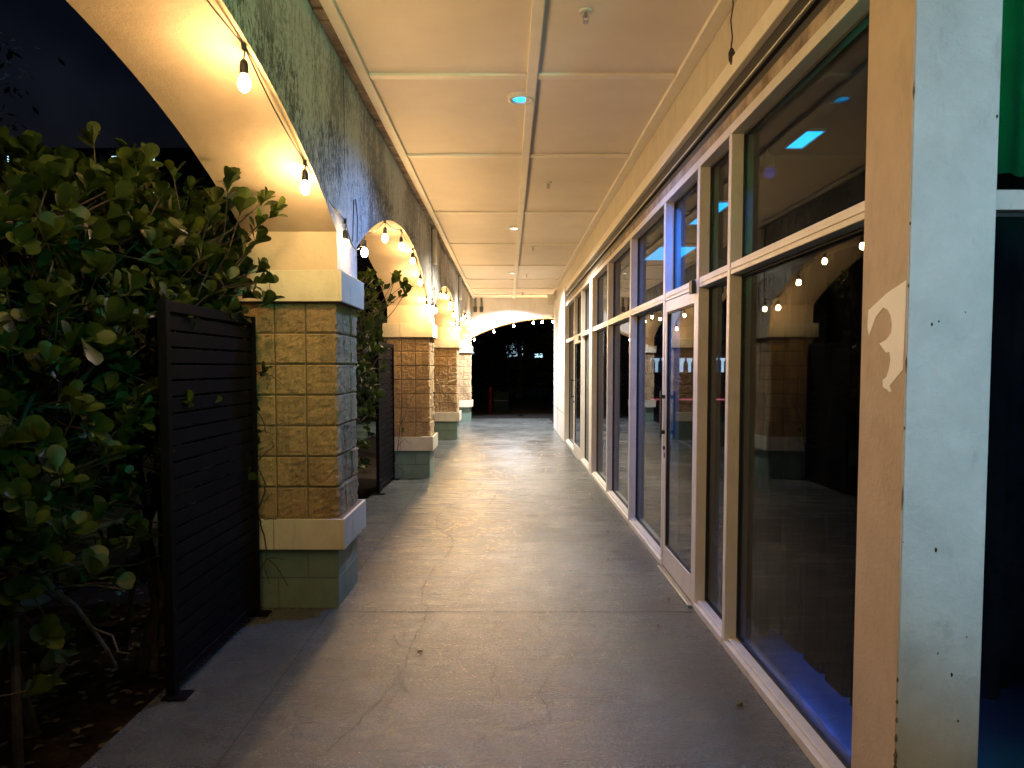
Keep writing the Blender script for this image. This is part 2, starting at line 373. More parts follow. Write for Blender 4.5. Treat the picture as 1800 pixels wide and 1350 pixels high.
# ------------------------------------------------------------------ arched walls
def arch_wall(segs, side_fn, thick, top, dirty_front=True, nseg=28):
    """segs: list of ('p', a, b) solid piers or ('o', a, b) openings along the wall; side_fn(s, d, z) -> xyz"""
    b = MB()
    for kind, a, c in segs:
        if kind == 'p':
            n = max(1, int((c-a)/.3)); ss = [a+(c-a)*i/n for i in range(n+1)]; zb = [ZB]*(n+1)
        else:
            h = (c-a)/2; rad = (h*h+RISE*RISE)/(2*RISE); zc = ZS+RISE-rad
            ss = [a+(c-a)*i/nseg for i in range(nseg+1)]; zb = [zc+math.sqrt(max(0, rad*rad-(q-a-h)**2)) for q in ss]
            b.quad(side_fn(a,0,ZB), side_fn(a,thick,ZB), side_fn(a,thick,ZS), side_fn(a,0,ZS), 1)
            b.quad(side_fn(c,0,ZS), side_fn(c,thick,ZS), side_fn(c,thick,ZB), side_fn(c,0,ZB), 1)
        for i in range(len(ss)-1):
            a0, a1, z0, z1 = ss[i], ss[i+1], zb[i], zb[i+1]
            b.quad(side_fn(a0,0,z0), side_fn(a1,0,z1), side_fn(a1,0,top), side_fn(a0,0,top), 0)
            b.quad(side_fn(a1,thick,z1), side_fn(a0,thick,z0), side_fn(a0,thick,top), side_fn(a1,thick,top), 1)
            b.quad(side_fn(a0,0,z0), side_fn(a0,thick,z0), side_fn(a1,thick,z1), side_fn(a1,0,z1), 1)
            b.quad(side_fn(a0,0,top), side_fn(a1,0,top), side_fn(a1,thick,top), side_fn(a0,thick,top), 1)
    return b
segs = []
for k in range(-2, 4):
    y = Y1+k*P; segs.append(('p', y, y+TW))
    if k < 3: segs.append(('o', y+TW, y+P))
aw = arch_wall(segs, lambda s, d, z: (XW-d, s, z), TW, 4.5).build('arcade_wall', [M['stucco_dirty'], M['stucco_clean']])
tag(aw, 'long mildewed stucco wall with a row of low arches along the left of the walkway', 'wall')
b = MB()      # vertical control joints and conduit boxes on the wall above each column
for k in (0, 1, 2):
    y = Y1+k*P+.24
    b.box(XW+.0005, XW+(.012 if k else .003), y, y+(.012 if k else .004), 2.72 if k else 2.95, ZC-.03)
b.build('conduit', M['rail'], aw)
for k in (1, 2):
    y = Y1+k*P+.22; b = MB(); b.box(XW+.0008, XW+.07, y+.05, y+.17, 3.12, 3.62); b.build('junction_box', M['lbox'], aw, bevel=.006)
ew = arch_wall([('o', XW+.003, 3.80), ('p', 3.80, 4.41)], lambda s, d, z: (s, YEND+d, z), TW, 4.5).build('end_wall', [M['stucco_end'], M['stucco_clean']])
tag(ew, 'pale stucco wall with one wide low arch closing the far end of the walkway', 'wall')
for x in (-.98, -.80):
    b = MB(); b.box(x-.012, x+.012, YEND-.05, YEND-.03, 3.36, ZC-.001); b.box(x+.03, x+.04, YEND-.05, YEND-.03, 3.36, ZC-.001)
    b.box(x-.045, x+.055, YEND-.075, YEND-.001, 3.24, 3.40)
    tag(b.build('wall_bracket', M['rail'], None), 'small dark box hung on rods high on the far wall, %s one' % ('left' if x < -.9 else 'right'), 'bracket', 'hanging boxes on the far wall')

# ------------------------------------------------------------------ block columns
def shaft_mesh():
    b = MB(); S = TW/2; B = TW/3; H = 7*.2034; BH = .2034; J = .0065
    us = []
    for k in range(3):
        a, c = -S+k*B, -S+(k+1)*B
        us += [(a, 1)] if k == 0 else [(a-J/2, 1), (a+J/2, 1)]
        us += [(a+(c-a)*f, 0) for f in (.06,.12,.2,.3,.4,.5,.6,.7,.8,.88,.94)]
    us += [(S, 1)]
    vs2 = []
    for k in range(7):
        a, c = k*BH, (k+1)*BH
        vs2 += [(a, 0)] if k == 0 else [(a-J/2, 1), (a+J/2, 1)]
        vs2 += [(a+(c-a)*f, 0) for f in (.06,.12,.2,.3,.4,.5,.6,.7,.8,.88,.94)]
    vs2 += [(H, 0)]
    for side in range(4):
        rot = Matrix.Rotation(side*math.pi/2, 3, 'Z'); idx = {}
        for iu, (u, ju) in enumerate(us):
            for iv, (v, jv) in enumerate(vs2):
                corner = iu in (0, len(us)-1)
                n = Vector((0, -1, 0))
                if corner: n = Vector((-1 if iu == 0 else 1, -1, 0))*.7
                p = rot @ Vector((u, -S, v)); nn = rot @ n
                blk = Vector((math.floor((p.x+S-.001)/B), math.floor((p.y+S-.001)/B), math.floor(v/BH+.001)))
                q = p*1.0
                d = .006*noise.noise(q*14)+.009*noise.noise(q*34)+.006*noise.noise(q*75)+.008*noise.noise(blk*7.3)
                d = d*1.15+.003
                if jv or (ju and not corner): d = -.011
                if corner and jv: d = -.012
                if corner and not jv: d = d*1.3-.006+.012*noise.noise(Vector((p.x*3, p.y*3, v*19)))
                idx[iu, iv] = len(b.v); b.v.append(tuple(p+nn*d))
        for iu in range(len(us)-1):
            for iv in range(len(vs2)-1):
                b.f.append((idx[iu,iv], idx[iu+1,iv], idx[iu+1,iv+1], idx[iu,iv+1]))
                isj = (us[iu][1] and us[iu+1][1]) or (vs2[iv][1] and vs2[iv+1][1]); b.m.append(1 if isj else 0)
    return b
def groove_box(b, h, z0, z1, splits, m=0):
    """block course: square box split in scored blocks with fine grooves"""
    b.box(-h+.006, h-.006, -h+.006, h-.006, z0+.0005, z1-.0005, 1)
    pts = [-h]+splits+[h]
    for i in range(len(pts)-1):
        a, c = pts[i], pts[i+1]; g0 = 0 if i == 0 else .0022; g1 = 0 if i == len(pts)-2 else .0022
        for sx, sy in ((1,0),(0,1)):
            for sg in (-1, 1):
                d0, d1 = sorted((sg*h, sg*(h-.02)))
                if sx: b.box(d0, d1, a+g0, c-g1, z0, z1, m)
                else:
                    aa = a+g0 + (.02 if i == 0 else 0); cc = c-g1 - (.02 if i == len(pts)-2 else 0)
                    if cc > aa: b.box(aa, cc, d0, d1, z0, z1, m)
col_label = ['split face block column nearest the camera, beside the first black screen panel',
             'second split face block column along the walkway, behind the second screen panel',
             'third split face block column along the walkway, lit bright yellow',
             'farthest left block column, standing where the end wall starts']
def make_column(label):
    t = thing('block_column', label, 'column', group='block columns of the arcade')
    h = TW/2
    b = MB(); groove_box(b, h-.004, 0, .2013, [-.10]); groove_box(b, h-.004, .2050, .405, [.10]); b.build('base', [M['green'], M['mortar']], t, bevel=.003)
    b = MB(); groove_box(b, h+.052, .407, .610, [-.11]); b.build('lower_cap', [M['cap'], M['mortar']], t, bevel=.004)
    sh = shaft_mesh().build('shaft', [M['block'], M['mortar']], t); sh.location = (0, 0, .6105)
    b = MB(); groove_box(b, h+.052, 2.034, ZB+.001, [.11-.22]); b.build('upper_cap', [M['cap'], M['mortar']], t, bevel=.004)
    return t
cx = XW-TW/2-.012
col0 = make_column(col_label[0]); cols = [col0]
col0.location = (cx, Y1+TW/2, 0)
for k in (1, 2, 3, -1, -2):
    c = copy_tree(col0); c.location = (cx, Y1+k*P+TW/2, 0)
    c['label'] = col_label[k] if k > 0 else 'split face block column behind the camera, %s one' % ('nearer' if k == -1 else 'farther')
c = copy_tree(col0); c.location = (3.80+TW/2, YEND+TW/2, 0); c['label'] = 'block column under the right end of the far arch, behind the shops'

# ------------------------------------------------------------------ ceiling
b = MB(); b.box(XW-.3+.3+.002, 1.275, -8, YEND-.002, ZC, ZC+.12)
ceil = b.build('ceiling', M['ceil']); ceil['kind'] = 'structure'
def cbat(x0, x1, y0, y1, d=.018, name='batten'):
    b = MB(); b.box(x0, x1, y0, y1, ZC-d, ZC-.0005); b.build(name, M['batten'], ceil, bevel=.003)
XL, XR, XM = -1.045, 1.225, .17
cbat(XL-.002, XL+.070, -8, YEND-.01, .032); cbat(XR-.045, XR+.045, -8, 18.9, .032); cbat(XM-.036, XM+.036, -8, YEND-.01, .030)
for y in (-2.4, .1, 2.6, 5.12, 7.02, 9.56, 12.0, 14.5, 16.8, 18.7, 20.3):
    cbat(XL+.072, XM-.038, y-.034, y+.034, .022); cbat(XM+.038, XR-.047, y-.034, y+.034, .022)
b = MB(); y = -8
while y < YEND-.1:      # rough unpainted edge strip with chips missing
    L = random.uniform(.05, .16); dx = random.uniform(-.006, .006)
    b.box(XW+.001, XL-.004+dx, y, min(y+L, YEND-.02), ZC-.012-random.uniform(0, .014), ZC-.0006); y += L+random.choice((.0, .0, .012))
b.build('edge_strip', M['peel'], ceil)

# roof over everything
b = MB(); b.box(-1.9, 8.2, -8, 22.2, 4.501, 4.75)
tag(b.build('roof', M['fascia']), '', '', kind='structure')

# ------------------------------------------------------------------ recessed downlights
SC = [('blue_violet', 0)]
def downlight(y, col, power, label, x=.10):
    t = thing('ceiling_downlight', label, 'ceiling light', (x, y, ZC), group='recessed downlights of the walkway')
    b = MB(); n = 28; prof = [(.066, -.006), (.070, -.030), (.084, -.034), (.100, -.030), (.104, -.001)]
    base = 0
    for r, z in prof:
        for j in range(n): b.v.append((r*math.cos(2*math.pi*j/n), r*math.sin(2*math.pi*j/n), z))
    for i in range(len(prof)-1):
        for j in range(n):
            q = i*n; b.f.append((q+j, q+(j+1)%n, q+n+(j+1)%n, q+n+j)); b.m.append(0)
    b.build('trim_ring', M['lbox'], t, smooth=True)
    b = MB(); b.lathe([(.066, -.018), (.066, -.006)], k=24)
    e = emit('downlight_lens', col, 9.0) if y > 9 else emit('downlight_lens', (.02, .45, 1.0), 3.0); b.build('lens', e, t)
    ld = bpy.data.lights.new('downlight_lamp', 'SPOT'); ld.energy = power; ld.color = col; ld.spot_size = R(150); ld.spot_blend = .9; ld.shadow_soft_size = 0
    lo = bpy.data.objects.new('downlight_lamp', ld); C.objects.link(lo); lo.parent = t; lo.location = (0, 0, -.045)
dl = ['blue downlight behind the camera', 'dim blue downlight just above the camera', 'downlight glowing cyan blue, nearest one in the ceiling',
      'white downlight, second from the nearest along the middle batten', 'white downlight, third along the middle batten', 'white downlight closest to the far wall']
for (y, c_, p_), lb in zip(SPOTS, dl): downlight(y, c_, p_, lb, x=.10)

# added stand, out of view: cold flood lights pier, green flood lights wall
t = thing('added_light_stand', 'added light stand with a cold white and a green flood lamp, behind the camera', 'light stand', (2.0, -.55, 0))
b = MB(); b.tube([(0,.10,0), (0,.10,3.5)], .02, 8); b.tube([(-.3,.3,.01), (0,.10,.5)], .012, 6); b.tube([(.3,.3,.01), (0,.10,.5)], .012, 6); b.tube([(0,-.25,.01), (0,.10,.5)], .012, 6); b.build('stand', M['rail'], t)
for z, col, e, yaw, cone in ((2.15, (.38, .70, .90), 175, -3, 70), (3.40, (.05, 1.0, .52), 215, 52, 84)):
    b = MB(); b.box(-.08, .08, .03, .08, z-.06, z+.06); b.build('lamp_head', M['rail'], t, bevel=.004)
    ld = bpy.data.lights.new('flood_lamp', 'SPOT'); ld.energy = e; ld.color = col; ld.spot_size = R(cone); ld.spot_blend = .5; ld.shadow_soft_size = .05
    lo = bpy.data.objects.new('flood_lamp', ld); C.objects.link(lo); lo.parent = t; lo.location = (0, .16, z); lo.rotation_euler = (R(86 if z < 3 else 99), 0, R(yaw))
# fire sprinklers
sp0 = None
for y, x, lb in ((4.22, .45, 'nearest ceiling sprinkler head, cut by the top edge'), (8.05, .45, 'second ceiling sprinkler head beyond the blue downlight'),
                 (12.3, .43, 'third ceiling sprinkler head from the camera'), (16.0, .42, 'fourth ceiling sprinkler head from the camera'), (19.8, .40, 'farthest ceiling sprinkler head, by the far wall')):
    if sp0 is None:
        sp0 = thing('sprinkler_head', lb, 'sprinkler', group='ceiling sprinklers')
        b = MB(); b.lathe([(.035, -.012), (.04, -.001)], k=18); b.build('escutcheon', M['lbox'], sp0)
        b = MB(); b.tube([(0,0,-.01), (0,0,-.045)], .009, 8)
        b.tube([(-.012,0,-.03), (-.016,0,-.05), (0,0,-.066)], .003, 5); b.tube([(.012,0,-.03), (.016,0,-.05), (0,0,-.066)], .003, 5); b.build('frame', M['steel'], sp0)
        b = MB(); b.lathe([(.018, -.070), (.018, -.067)], k=12); b.build('deflector', M['steel'], sp0); o = sp0
    else: o = copy_tree(sp0)
    o.location = (x, y, ZC); o['label'] = lb

# ------------------------------------------------------------------ string lights
def bulb_parts(t, anchor, hang):
    ax, ay, az = anchor
    b = MB(); b.tube([(ax, ay, az), (ax+.004, ay+.003, az-hang*.5), (ax, ay, az-hang)], .0035, 5); b.tube([(ax,ay,az+.012),(ax,ay,az-.022)], .010, 6)
    b.lathe([(.008, -hang-.002), (.016, -hang-.012), (.019, -hang-.030), (.019, -hang-.062), (.017, -hang-.066)], (ax, ay, az), 12)
    sk = b.build('socket', M['wire'], t, smooth=False)
    b = MB(); z = -hang-.066
    b.lathe([(.010, z-.072), (.021, z-.062), (.027, z-.045), (.027, z-.032), (.020, z-.012), (.012, z)], (ax, ay, az), 10)
    b.build('bulb', M['bulb'], t, smooth=True)
def droop(pa, pb, sag, n=9):
    a, b_ = Vector(pa), Vector(pb)
    return [a.lerp(b_, i/n)+Vector((0, 0, -sag*4*(i/n)*(1-i/n))) for i in range(n+1)]
H2 = (P-TW)/2; RAD = (H2*H2+RISE*RISE)/(2*RISE)
def arch_z(y, k):          # height of arch edge in the bay that ends at column k
    yc = Y1+k*P-H2; d = abs(y-yc)
    return ZS+RISE-RAD+math.sqrt(RAD*RAD-d*d) if d < H2 else None
offs = [(.18, 2.62, .05), (1.02, None, .05), (1.98, None, .05), (2.98, None, .05), (3.90, None, .05), (4.68, None, .05), (5.32, None, .05)]
def string(k, label):
    global offs
    offs = [(.18, 2.62, .05), (1.02, None, 0), (1.98, None, 0), (2.98, None, 0), (3.98, None, 0), (4.89, None, 0)] if k < 0 else [(.18, 2.62, .05), (1.0, None, .05), (1.96, None, .05), (2.96, None, .05), (3.86, None, .05), (4.61, None, .05), (5.30, None, .05)]
    t = thing('string_light', label, 'string light', group='string lights along the arches')
    pts = []; base = Y1+k*P
    for o_, z_, h_ in offs:
        y = base+o_
        if z_ is None:
            z = arch_z(y, k+1)
            z = (z if z else 2.55)-.004
        else: z = z_-.02
        pts.append((XW-.022 if z_ is None and z > 2.53 else XW+.014, y, z))
    pts.append((XW+.014, base+P+.18, 2.60))
    cord = MB(); path = []
    for i in range(len(pts)-1):
        sag = .03 if i not in (0,) else .16
        path += droop(pts[i], pts[i+1], sag)[(0 if i == 0 else 1):]
    cord.tube(path, .0042, 6)
    if k >= 0:
        y = base+.42; cord.tube([(XW+.012, y, 2.50), (XW+.014, y+.04, 2.80), (XW+.014, y+.10, 2.82), (XW+.014, y+.16, 2.70), (XW+.014, y+.14, 2.52)], .0042, 6)
    cord.build('cord', M['wire'], t)
    for p_ in pts[:-1]: bulb_parts(t, p_, random.uniform(.04, .075))
    return t
string(-2, 'string of bulbs along the arch behind the camera'); string(-1, 'string of warm bulbs edging the nearest arch over the shrubs')
string(0, 'string of warm bulbs edging the second arch, between the first and second columns')
string(1, 'string of warm bulbs edging the third arch'); string(2, 'string of warm bulbs edging the last arch on the left, before the far wall')
t = thing('string_light', 'string of bulbs across the wide arch of the far end wall', 'string light', group='string lights along the arches')
hE = (3.80-XW)/2; rE = (hE*hE+RISE*RISE)/(2*RISE); pts = []
for x in (-1.0, -.42, .17, .75, 1.01, 1.34, 1.9, 2.5, 3.1):
    z = ZS+RISE-rE+math.sqrt(rE*rE-(x-XW-hE)**2); pts.append((x, YEND-.016, z+.03))
path = []
for i in range(len(pts)-1): path += droop(pts[i], pts[i+1], .02)[(0 if i == 0 else 1):]
b = MB(); b.tube(path, .004, 6); b.build('cord', M['wire'], t)
for p_ in pts: bulb_parts(t, p_, .05)

# ------------------------------------------------------------------ building shell
bd = thing('shop_building', 'cream shop building along the right of the walkway, stucco above its glazed fronts', 'building', (1.27, 10, 0))
def part(name, mats, boxes, parent, bevel=0):
    b = MB()
    for q in boxes: b.box(*q)
    o = b.build(name, mats, parent, bevel=bevel); o.matrix_parent_inverse = Matrix.Translation(-Vector(parent.location)); return o
XB = 1.272
part('upper_wall', M['fascia'], [(XB, 1.55, 2.22, 18.75, 3.312, 4.499)], bd)
part('ledge', M['batten'], [(XF-.008, 1.5, 2.50, 15.2, 3.212, 3.311)], bd, .006)
part('seam_strip', M['joint'], [(XB-.004, XB, 2.5, 15.2, 3.352, 3.357)], bd)
part('shutter_rail', M['rail'], [(XF+.03, 1.5, 2.50, 15.2, 3.118, 3.211), (XF+.012, 1.5, 2.5, 15.2, 3.098, 3.110), (XF+.03, 1.5, 2.50, 15.2, 3.02, 3.09)], bd)
part('rail_lip', M['batten'], [(XF+.006, XF+.05, 2.50, 15.2, 3.110, 3.118)], bd, .002)
part('head_joint', M['peel'], [(XF+.004, 1.5, 2.50, 15.2, 2.955, 3.019)], bd)
part('side_wall', M['stucco_end'], [(1.205, 1.55, 15.21, 18.75, 0, 3.311)], bd, .01)
part('end_wall', M['fascia'], [(1.55, 7.6, 18.45, 18.75, 0, 4.499)], bd)
part('back_wall', M['fascia'], [(7.6, 7.9, 2.4, 18.75, 0, 4.499)], bd)
part('party_wall', M['darkroom'], [(1.5, 7.6, 10.6, 10.76, .004, 3.20)], bd)
part('inner_ceiling', M['darkroom'], [(1.36, 7.6, 2.62, 10.59, 3.20, 3.26), (1.36, 7.6, 10.77, 18.44, 3.20, 3.26)], bd)
part('inner_wall', M['darkroom'], [(7.4, 7.59, 2.7, 10.59, .004, 3.19), (7.4, 7.59, 10.77, 18.4, .004, 3.19)], bd)
part('front_upper_wall', M['fascia'], [(1.551, 7.6, 2.28, 2.6, 3.02, 4.499)], bd)
pier = part('pier', [M['pierblue']], [(XF-.002+.0, 1.497, 2.205, 2.488, 0, 3.311)], bd, .004)
part('pier_side_paint', M['tan'], [(XF-.006, XF-.0025, 2.209, 2.487, .004, 3.305)], bd, .001)
# broken arris between the two paints
def chip(z, h, w_=.008):
    b = MB(); n = 7; pr = [(XF-.0085+random.uniform(0, .002), 2.201+random.uniform(-.001, .001), z-h/2)]
    b.tube([(XF-.004, 2.2065, z-h/2+h*i/n) for i in range(n+1)], [w_*random.uniform(.4, 1)*math.sin(math.pi*(i+.4)/(n+.8)) for i in range(n+1)], 6)
    o = b.build('edge_chip', M['mortar'], bd); o.matrix_parent_inverse = Matrix.Translation(-Vector(bd.location))
for z, h, w_ in ((.62, .020, .006), (.55, .016, .005), (.49, .018, .006), (.43, .03, .007), (.37, .055, .008), (.32, .07, .010), (.26, .05, .007), (.12, .02, .006), (.03, .03, .008), (2.05, .012, .004), (1.42, .012, .004), (2.45, .06, .004), (1.86, .012, .004), (1.62, .06, .003), (1.2, .08, .003)): chip(z, h, w_)
for px, py, r in ((1738,212,.006), (1664,1158,.004), (1690,1197,.007), (1694,549,.003), (1596,956,.003), (1636,570,.006), (1648,565,.004), (1655,970,.008), (1704,1282,.005), (1715,1128,.003)):
    x = (px-893)/1250*2.2; z = CAMH-(py-645)/1250*2.2
    b = MB(); b.tube([(x, 2.2035, z-r), (x+.001, 2.2032, z), (x, 2.2035, z+r*.8)], [r*.25, r*.5, r*.2], 7)
    o = b.build('nail_hole', M['gasket'], bd); o.matrix_parent_inverse = Matrix.Translation(-Vector(bd.location))
# white primer patch on the tan side of the pier
def pp(px, py):
    y = XF*1250/(px-893); return (y, CAMH-(py-645)/1250*(y+.0))
outline = [(1592,494),(1560,515),(1527,546),(1526,575),(1529,590),(1534,577),(1540,558),(1548,548),(1553,541),(1561,545),(1566,555),(1569,570),(1568,585),(1560,597),(1548,604),(1554,612),(1560,620),(1566,618),(1568,632),(1566,648),(1562,662),(1555,668),(1556,680),(1564,685),(1568,690),(1572,688),(1568,678),(1576,668),(1590,650),(1591,600),(1592,540)]
q = [pp(*a) for a in outline]; b = MB(); n = len(q)
for x in (XF-.0076, XF-.0062): b.v += [(x, min(2.484, max(2.211, y)), z) for y, z in q]
b.f.append(tuple(range(n))); b.m.append(0)
for i in range(n): b.f.append((i, (i+1)%n, n+(i+1)%n, n+i)); b.m.append(0)
o = b.build('primer_patch', M['patch'], bd); o.matrix_parent_inverse = Matrix.Translation(-Vector(bd.location)); o['label'] = 'torn white primer patch on tan paint'
# scored joints of the far wall part
part('wall_joints', M['joint'], [(1.202, 1.206, 15.25, 18.7, 2.05, 2.058), (1.202, 1.206, 15.25, 18.7, .60, .608), (1.202, 1.206, 17.4, 17.408, 0, 3.0)], bd)
b = MB(); b.box(1.03, 1.203, 18.55, 18.72, 3.22, 3.50); tag(b.build('emergency_light', M['lbox'], bevel=.01), 'small cream box light high on the far right wall corner', 'wall light')
b = MB(); b.quad((1.30,2.40,.0045-.004), (7.6,2.40,.0005), (7.6,18.6,.0005), (1.30,18.6,.0005)); tag(b.build('interior_floor', M['infloor']), '', '', kind='structure')

# ------------------------------------------------------------------ storefronts
def pane(t, x, y0, y1, z0, z1, axis='y'):
    b = MB(); g = .012
    if axis == 'y':
        b.box(x-.003, x+.003, y0, y1, z0, z1, 0)
        for q in ((x-.014, x-.0045, y0, y0+g, z0, z1), (x-.014, x-.0045, y1-g, y1, z0, z1), (x-.014, x-.0045, y0+g, y1-g, z0, z0+g), (x-.014, x-.0045, y0+g, y1-g, z1-g, z1)): b.box(*q, 1)
    else:
        b.box(y0, y1, x-.003, x+.003, z0, z1, 0)
        for q in ((y0, y0+g, x-.014, x-.0045, z0, z1), (y1-g, y1, x-.014, x-.0045, z0, z1), (y0+g, y1-g, x-.014, x-.0045, z0, z0+g), (y0+g, y1-g, x-.014, x-.0045, z1-g, z1)): b.box(*q, 1)
    return b.build('glass_pane', [M['glass'], M['gasket']], t)
XBk = 1.362; XG = 1.318
ZSILL, ZT0, ZT1, ZH0, ZH1 = .065, 2.125, 2.19, 2.90, 2.953
def member(t, name, x0, x1, y0, y1, z0, z1, bev=.003):
    b = MB(); b.box(x0, x1, y0, y1, z0, z1); return b.build(name, M['alu'], t, bevel=bev)
def storefront(label, ys_m, door, y_start, y_end, fat=()):
    """ys_m: mullions (y0,y1); door=(y0,y1) leaf span"""
    t = thing('storefront', label, 'storefront')
    for y0, y1 in ys_m: member(t, 'mullion', XF, XBk, y0, y1, 0, ZH0-.001)
    member(t, 'head', XF-.002, XBk, y_start, y_end, ZH0, ZH1)
    edges = sorted(ys_m); cells = []; y = y_start
    for a, c in edges:
        if a > y+.02: cells.append((y, a))
        y = c
    if y_end > y+.02: cells.append((y, y_end))
    for a, c in cells:
        isdoor = abs((a+c)/2-(door[0]+door[1])/2) < .3
        member(t, 'transom', XF+.004, XBk, a+.001, c-.001, ZT0, ZT1)
        b = MB(); b.box(XF-.001, XF+.012, a+.001, c-.001, ZT0+.026, ZT0+.034); b.build('transom_bead', M['alu'], t, bevel=.001)
        pane(t, XG, a+.002, c-.002, ZT1+.001, ZH0-.002)
        if isdoor:
            d = MB(); x0, x1 = XF+.004, XF+.048; s = .055
            y0, y1, z0, z1 = a+.006, c-.006, .022, ZT0-.004
            d.box(x0, x1, y0, y0+s, z0, z1); d.box(x0, x1, y1-s, y1, z0, z1)
            d.box(x0+.001, x1-.001, y0+s, y1-s, z0, z0+.17); d.box(x0+.001, x1-.001, y0+s, y1-s, z1-.085, z1)
            dr = d.build('door', M['alu'], t, bevel=.003)
            pane(dr, x0+.022, y0+s, y1-s, z0+.17, z1-.085)
            b = MB(); b.box(XF-.035, XBk, a-.02, c+.01, .001, .018); b.build('threshold', M['steel'], t, bevel=.003)
            yield_door = (dr, x0, y0, y1, z1)
            t['door_y'] = y1
            doors.append(yield_door)
        else:
            b = MB(); b.box(XF-.004, XBk, a+.001, c-.001, 0.001, .045); b.box(XF+.018, XBk, a+.001, c-.001, .0455, ZSILL); b.build('sill', M['alu'], t, bevel=.003)
            pane(t, XG, a+.002, c-.002, ZSILL+.001, ZT0-.001)
    return t
doors = []
s1 = storefront('near shop front of large dark panes with one glass door, beside the tan pier', [(4.0, 4.05), (4.65, 4.71), (5.65, 5.71), (7.22, 7.28), (8.86, 8.92)], (4.72, 5.64), 2.489, 10.45)
s2 = storefront('far shop front with narrower panes and a pull handle door, before the pale side wall', [(12.05, 12.12), (13.37, 13.43)], (12.12, 13.37), 10.80, 15.205)
b = MB(); b.box(XF-.010, 1.5, 10.455, 10.795, 0, 2.953); o = b.build('party_post', M['alu'], bevel=.006); tag(o, 'broad cream post between the two shop fronts', 'post')
b = MB(); b.box(XF-.022, XF-.0105, 10.52, 10.66, 1.78, 2.16); b.v; 
sg = b.build('address_plate', M['patch'], bevel=.002); tag(sg, 'narrow white plate on the broad post between the shop fronts', 'sign')
b = MB()
for i, (z, h) in enumerate(((2.06,.012),(2.02,.02),(1.98,.012),(1.94,.02),(1.90,.014),(1.86,.02),(1.82,.012))): b.box(XF-.0235, XF-.0222, 10.56+.01*(i%2), 10.62, z, z+h)
b.build('plate_marks', M['scuff'], sg)
# hardware
dr, x0, y0, y1, z1 = doors[0]
b = MB(); b.box(x0-.040, x0-.026, y1-.045, y1-.012, 1.05, 1.42, 0); b.box(x0-.0265, x0-.0005, y1-.035, y1-.022, 1.08, 1.11); b.box(x0-.0265, x0-.0005, y1-.035, y1-.022, 1.36, 1.39)
b.build('pull_handle', M['rail'], dr, bevel=.003)
b = MB(); b.tube([(x0-.012, y1-.028, .97), (x0+.001, y1-.028, .97)], .016, 14); b.build('lock', M['rail'], dr); b = MB(); b.box(x0-.004, x0-.0003, y1-.042, y1-.014, .89, .93); b.build('keyhole', M['rail'], dr)
b = MB(); b.tube([(x0+.05, y0+.06, 1.03), (x0+.085, y0+.10, 1.03), (x0+.085, y1-.12, 1.03), (x0+.05, y1-.06, 1.03)], .014, 8); b.build('push_bar', M['steel'], dr, smooth=True)
b = MB(); b.box(XF-.03, XF-.0025, 4.71, 4.78, ZT0-.03, ZT0+.055); b.build('pivot_cover', M['rail'], s1, bevel=.003)
dr, x0, y0, y1, z1 = doors[1]
b = MB(); yy = y1-.04
for z in (1.06, 1.36): b.tube([(x0-.001, yy, z), (x0-.055, yy, z)], .009, 8)
b.tube([(x0-.055, yy, 1.03), (x0-.055, yy, 1.39)], .010, 8); b.build('pull_handle', M['rail'], dr)
b = MB(); b.tube([(x0-.012, yy, .96), (x0+.001, yy, .96)], .016, 12); b.build('lock', M['rail'], dr)
b = MB(); b.box(XF-.03, XF-.0025, 12.14, 12.3, ZT0-.06, ZT0+.02); b.build('door_closer', M['rail'], s2, bevel=.003)
# shop front that faces the camera, right of the pier
t = thing('storefront', 'shop window facing the camera at the right edge, green curtain above and dark curtain below', 'storefront')
YB = 2.40
member(t, 'transom', 1.498, 3.2, YB-.04, YB+.06, ZT0, ZT1); member(t, 'sill', 1.498, 3.2, YB-.04, YB+.06, .001, .10); member(t, 'head', 1.498, 3.2, YB-.04, YB+.06, 2.95, 3.01)
for x in (3.2, 4.9, 6.6): member(t, 'mullion', x, x+.06, YB-.041, YB+.061, .001, 3.011)
for a, c in ((3.26, 4.9), (4.96, 6.6)):
    member(t, 'sill', a+.001, c-.001, YB-.04, YB+.06, .001, .10); member(t, 'transom', a+.001, c-.001, YB-.04, YB+.06, ZT0, ZT1); member(t, 'head', a+.001, c-.001, YB-.04, YB+.06, 2.95, 3.01)
    pane(t, YB+.02, a, c, .101, ZT0-.001, 'x'); pane(t, YB+.02, a, c, ZT1+.001, 2.949, 'x')
b = MB(); b.box(6.66, 7.6, YB-.04, YB+.06, 0, 3.01); b.build('side_panel', M['alu'], t)
pane(t, YB+.02, 1.499, 3.199, .101, ZT0-.001, 'x'); pane(t, YB+.02, 1.499, 3.199, ZT1+.001, 2.949, 'x')

